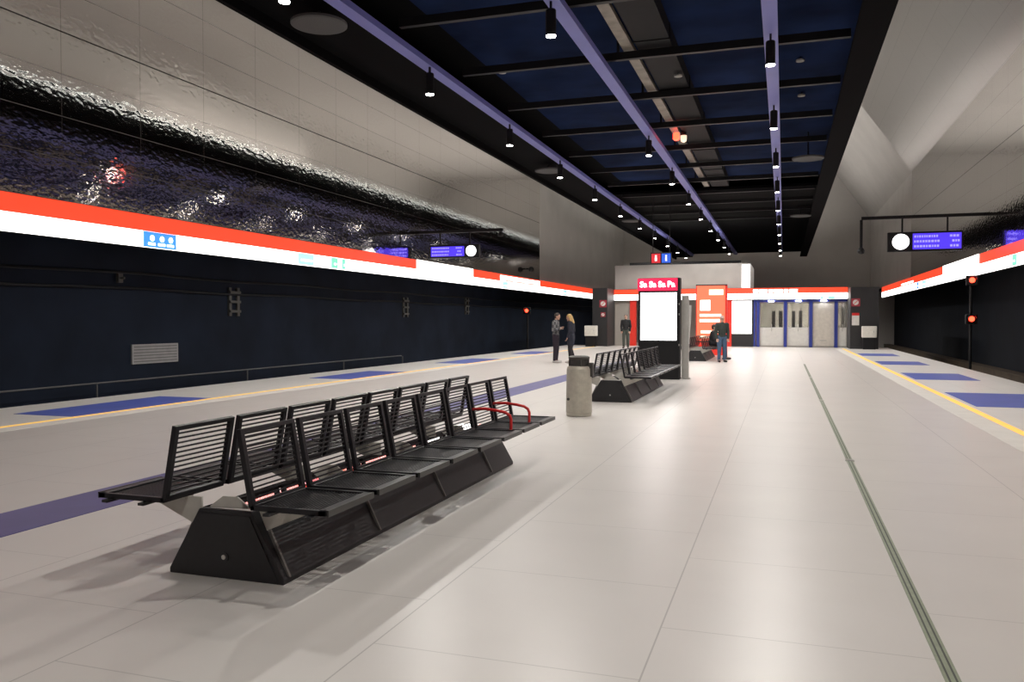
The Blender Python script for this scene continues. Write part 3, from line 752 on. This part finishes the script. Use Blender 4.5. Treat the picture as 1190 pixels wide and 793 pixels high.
# ------------------------------------------------------------------ people
SKIN = pm('skin', (.50, .30, .22), .5, 0, .05, 20)
def person(loc, rz, label, pose, top, trousers, hairm, shoes, long_hair=False, coat=0., scale=1., head_pitch=0., scarf=None):
    t = tag(empty('person', loc, rz), label, 'person'); t.scale = (scale,)*3
    J = dict(pose)
    V = Vector
    g = lambda k: V(J[k])
    def arms(sd): return g('sh'+sd), g('el'+sd), g('wr'+sd)
    def legs(sd): return g('hp'+sd), g('kn'+sd), g('an'+sd)
    pel, che, nk, hd = g('pel'), g('che'), g('nk'), g('hd')
    R = Matrix.Rotation(head_pitch, 3, 'X')
    hp = lambda x, y, z: hd + R @ V((x, y, z))
    # body: one continuous skin surface
    b = MB()
    b.ball(hd + R @ V((0, .005, .02)), (.073, .092, .098), 3); b.ball(hp(0, -.025, -.06), (.052, .06, .058), 3)
    b.caps(hp(0, -.084, .008), hp(0, -.096, -.022), .009, .0125)         # nose
    b.ball(hp(0, -.082, -.066), (.026, .012, .010))                     # lips
    b.ball(hp(0, -.078, -.1), (.022, .018, .018))                       # chin
    for s in (-1, 1):
        b.ball(hp(s*.074, .01, -.01), (.012, .022, .034))               # ears
        b.ball(hp(s*.032, -.083, .022), (.022, .012, .010))             # brows
    b.caps(nk, hp(0, .02, -.06), .056, .052)
    b.caps(che + V((0, 0, .1)), nk, .085, .06)
    b.ball(che, (.155, .10, .17)); b.ball((che+pel)/2, (.125, .09, .16)); b.ball(pel, (.145, .105, .12))
    for sd in 'LR':
        a, e, w = arms(sd)
        b.caps(che + (a-che)*.55 + V((0, 0, .05)), a, .07, .055); b.caps(a, e, .05, .04); b.caps(e, w, .038, .027)
        d = (w-e).normalized(); sgn = -1 if sd == 'L' else 1
        n = d.cross(V((0, 0, 1))) if abs(d.z) < .9 else d.cross(V((0, 1, 0)))
        n.normalize(); q = n.cross(d).normalized()                       # n: across the palm
        pc = w + d*.055
        for u in (-.024, 0, .024): b.caps(w + n*u*.6, w + n*u + d*.085, .017, .014, 8)
        for f, (u, ln) in enumerate(((-.034, .062), (-.012, .078), (.012, .074), (.034, .058))):
            k0 = w + n*u + d*.088; k1 = k0 + d*ln*.5 - q*.008; k2 = k1 + d*ln*.38 - q*.024
            b.caps(k0, k1, .0095, .009, 8); b.caps(k1, k2, .009, .0075, 8)
        th0 = w + n*(.03*-sgn) + d*.03; th1 = th0 + n*(-sgn*.028) + d*.03 - q*.012; th2 = th1 + d*.034 - q*.01
        b.caps(th0, th1, .0125, .011, 8); b.caps(th1, th2, .0105, .009, 8)
        h_, k_, an = legs(sd)
        b.caps(h_, k_, .082, .056); b.caps(k_, k_ + (an-k_)*.3, .056, .058); b.caps(k_ + (an-k_)*.3, an, .058, .038)
        b.caps(an, g('to'+sd), .04, .03)
    b.build('body', SKIN, t, remesh=.0065, relax=2)
    # eyes
    for s in (-1, 1):
        MB().ball(hp(s*.032, -.079, .005), (.013, .009, .009)).build('eye', pm('eye_dark', (.03, .02, .02), .3), t, smooth=True)
    # jacket
    j = MB()
    j.ball(che, (.185, .128, .19)); j.ball((che+pel)/2, (.155, .118, .19)); j.ball(pel + V((0, 0, .02)), (.168, .128, .115))
    j.caps(che + V((0, .005, .10)), nk - V((0, 0, .015)), .11, .078)
    if coat:
        for sd in 'LR':
            h_, k_, an = legs(sd); j.caps(h_, h_ + (k_-h_)*coat, .125, .12)
    for sd in 'LR':
        a, e, w = arms(sd)
        j.caps(che + (a-che)*.5 + V((0, 0, .05)), a, .10, .082); j.caps(a, e, .076, .062); j.caps(e, w - (w-e).normalized()*.01, .062, .046)
    j.build('jacket', top, t, remesh=.014, relax=2)
    MB().lathe([(.070, -.02), (.086, -.02), (.080, .045), (.066, .045)], 24).build('collar', top, t, nk - V((0, 0, .035)), smooth=True)
    p = MB(); p.ball(pel - V((0, 0, .03)), (.162, .122, .12))
    for sd in 'LR':
        h_, k_, an = legs(sd)
        p.caps(h_, k_, .104, .078); p.caps(k_, an + (k_-an).normalized()*.015, .078, .060)
    p.build('trousers', trousers, t, remesh=.013, relax=2)
    for sd in 'LR':
        an, to = g('an'+sd), g('to'+sd)
        fw = (to-an); fw.z = 0; fw.normalize()
        s_ = MB(); s_.caps(V((an.x, an.y, an.z-.0)), V((an.x, an.y, .05)), .05, .05)
        s_.ball(V((an.x, an.y, .045)) - fw*.03, (.045, .055, .045)); s_.caps(V((an.x, an.y, .05)) + fw*.03, V((an.x, an.y, .042)) + fw*.17, .047, .040)
        s_.build('shoe', shoes, t, remesh=.012, relax=1)
    hr = MB()
    hr.ball(hp(0, .022, .045), (.083, .095, .085), 3); hr.ball(hp(0, .045, .0), (.078, .07, .09), 3)
    if long_hair:
        hr.caps(hp(0, .06, 0), hp(0, .085, -.2), .075, .07)
        for s in (-1, 1): hr.caps(hp(s*.062, .03, .0), hp(s*.07, .035, -.17), .034, .03)
    else:
        for s in (-1, 1): hr.caps(hp(s*.066, .02, .03), hp(s*.064, .04, -.03), .02, .016)
    hr.build('hair', hairm, t, remesh=.011, relax=1)
    if scarf:
        MB().caps(nk + V((-.05, -.03, .0)), nk + V((.05, -.03, .0)), .06, .06).caps(nk + V((0, .04, .01)), nk + V((0, .02, .01)), .07, .07).build('scarf', scarf, t, remesh=.013, relax=2)
    return t
STAND = dict(hd=(0, -.01, 1.63), nk=(0, .01, 1.475), che=(0, 0, 1.28), pel=(0, .01, .97),
    shL=(-.185, .01, 1.415), elL=(-.235, .03, 1.13), wrL=(-.215, -.06, .90), shR=(.185, .01, 1.415), elR=(.235, .03, 1.13), wrR=(.215, -.06, .90),
    hpL=(-.09, .01, .93), knL=(-.105, -.01, .50), anL=(-.11, .02, .085), toL=(-.125, -.13, .035), hpR=(.09, .01, .93), knR=(.105, -.01, .50), anR=(.11, .02, .085), toR=(.125, -.13, .035))
HOLD = dict(STAND, elL=(-.245, .03, 1.13), wrL=(-.12, -.15, 1.18), elR=(.245, .03, 1.13), wrR=(.10, -.15, 1.22), hd=(0, -.05, 1.62), nk=(0, -.005, 1.475))
HUG = dict(STAND, elL=(-.25, .04, 1.14), wrL=(-.25, -.03, .91), elR=(.25, .02, 1.14), wrR=(.25, -.06, .92), hd=(0, -.07, 1.615), nk=(0, -.01, 1.475),
    knL=(-.10, -.04, .50), anL=(-.11, .10, .085), toL=(-.12, -.05, .035))
SIT = dict(hd=(0, -.04, 1.24), nk=(0, .0, 1.09), che=(0, .02, .90), pel=(0, .06, .66),
    shL=(-.185, .02, 1.03), elL=(-.24, -.04, .78), wrL=(-.12, -.26, .76), shR=(.185, .02, 1.03), elR=(.24, -.04, .78), wrR=(.12, -.26, .78),
    hpL=(-.09, .03, .625), knL=(-.12, -.42, .585), anL=(-.12, -.42, .085), toL=(-.13, -.57, .035), hpR=(.09, .03, .625), knR=(.12, -.42, .585), anR=(.12, -.46, .085), toR=(.13, -.61, .035))
def plaid():
    m = pm('grey_checked_jacket', (.10, .10, .105), .8, 0, .2, 20)
    nt = m.node_tree; N = nt.nodes
    tc = N.new('ShaderNodeTexCoord'); ck = N.new('ShaderNodeTexChecker'); ck.inputs['Scale'].default_value = 9
    ck.inputs['Color1'].default_value = (.16, .16, .165, 1); ck.inputs['Color2'].default_value = (.05, .05, .055, 1)
    nt.links.new(tc.outputs['Object'], ck.inputs['Vector']); nt.links.new(ck.outputs['Color'], N['Principled BSDF'].inputs['Base Color'])
    return m
DKBLUE = pm('dark_navy_cloth', (.012, .014, .026), .85, 0, .15, 12)
DKTR = pm('black_trousers', (.014, .012, .016), .85, 0, .15, 12)
PURTR = pm('dark_plum_trousers', (.022, .014, .024), .85, 0, .15, 12)
JEANS = pm('blue_jeans', (.06, .11, .19), .85, 0, .15, 12)
KHAKI = pm('olive_grey_trousers', (.06, .07, .06), .85, 0, .15, 12)
DKJ = pm('black_jacket', (.012, .012, .014), .8, 0, .15, 12)
GREYJ = pm('dark_green_grey_jacket', (.03, .04, .035), .8, 0, .15, 12)
HBR = pm('dark_brown_hair', (.03, .02, .015), .6, 0, .2, 30)
HBL = pm('blond_hair', (.42, .26, .09), .55, 0, .2, 30)
HGY = pm('grey_hair', (.3, .29, .28), .6, 0, .2, 30)
SHW = pm('pale_shoes', (.5, .48, .46), .6); SHB = pm('black_shoes', (.015, .015, .015), .5)
person((-7.72, 28.25, 0), PI/2, 'person in grey checked jacket and dark trousers facing a blond person', HOLD, plaid(), PURTR, HBR, SHW, scale=1.02, head_pitch=.2)
person((-7.17, 28.25, 0), -PI/2, 'blond person in long dark navy coat facing person in checked jacket', HUG, DKBLUE, DKTR, HBL, SHW, long_hair=True, coat=.55, scale=1.0, head_pitch=.25)
person((-8.15, 44.2, 0), .1, 'person in black jacket standing alone near the left dark end wall', STAND, DKJ, KHAKI, HBR, SHB, scale=1.05)
person((-2.59, 32.6, 0), PI/2, 'person in black jacket sitting on the far bench before the orange red poster', dict(SIT), DKJ, DKTR, HBR, SHB)
person((-2.12, 30.55, 0), .35, 'grey haired person in dark jacket and blue jeans beside far bench', STAND, GREYJ, JEANS, HGY, SHB, scale=.96)

# ------------------------------------------------------------------ world and view
w = bpy.data.worlds.new('world'); sc.world = w; w.use_nodes = True
w.node_tree.nodes['Background'].inputs[0].default_value = (.004, .004, .005, 1)
w.node_tree.nodes['Background'].inputs[1].default_value = 1
vs = sc.view_settings
sc.display_settings.display_device = 'sRGB'
vs.view_transform = 'Standard'; vs.look = 'None'; vs.gamma = 1; vs.exposure = 0; vs.use_curve_mapping = False
sc.cycles.use_denoising = True
sc.cycles.max_bounces = 7; sc.cycles.diffuse_bounces = 3; sc.cycles.glossy_bounces = 5; sc.cycles.transparent_max_bounces = 8
sc.cycles.sample_clamp_indirect = 4.
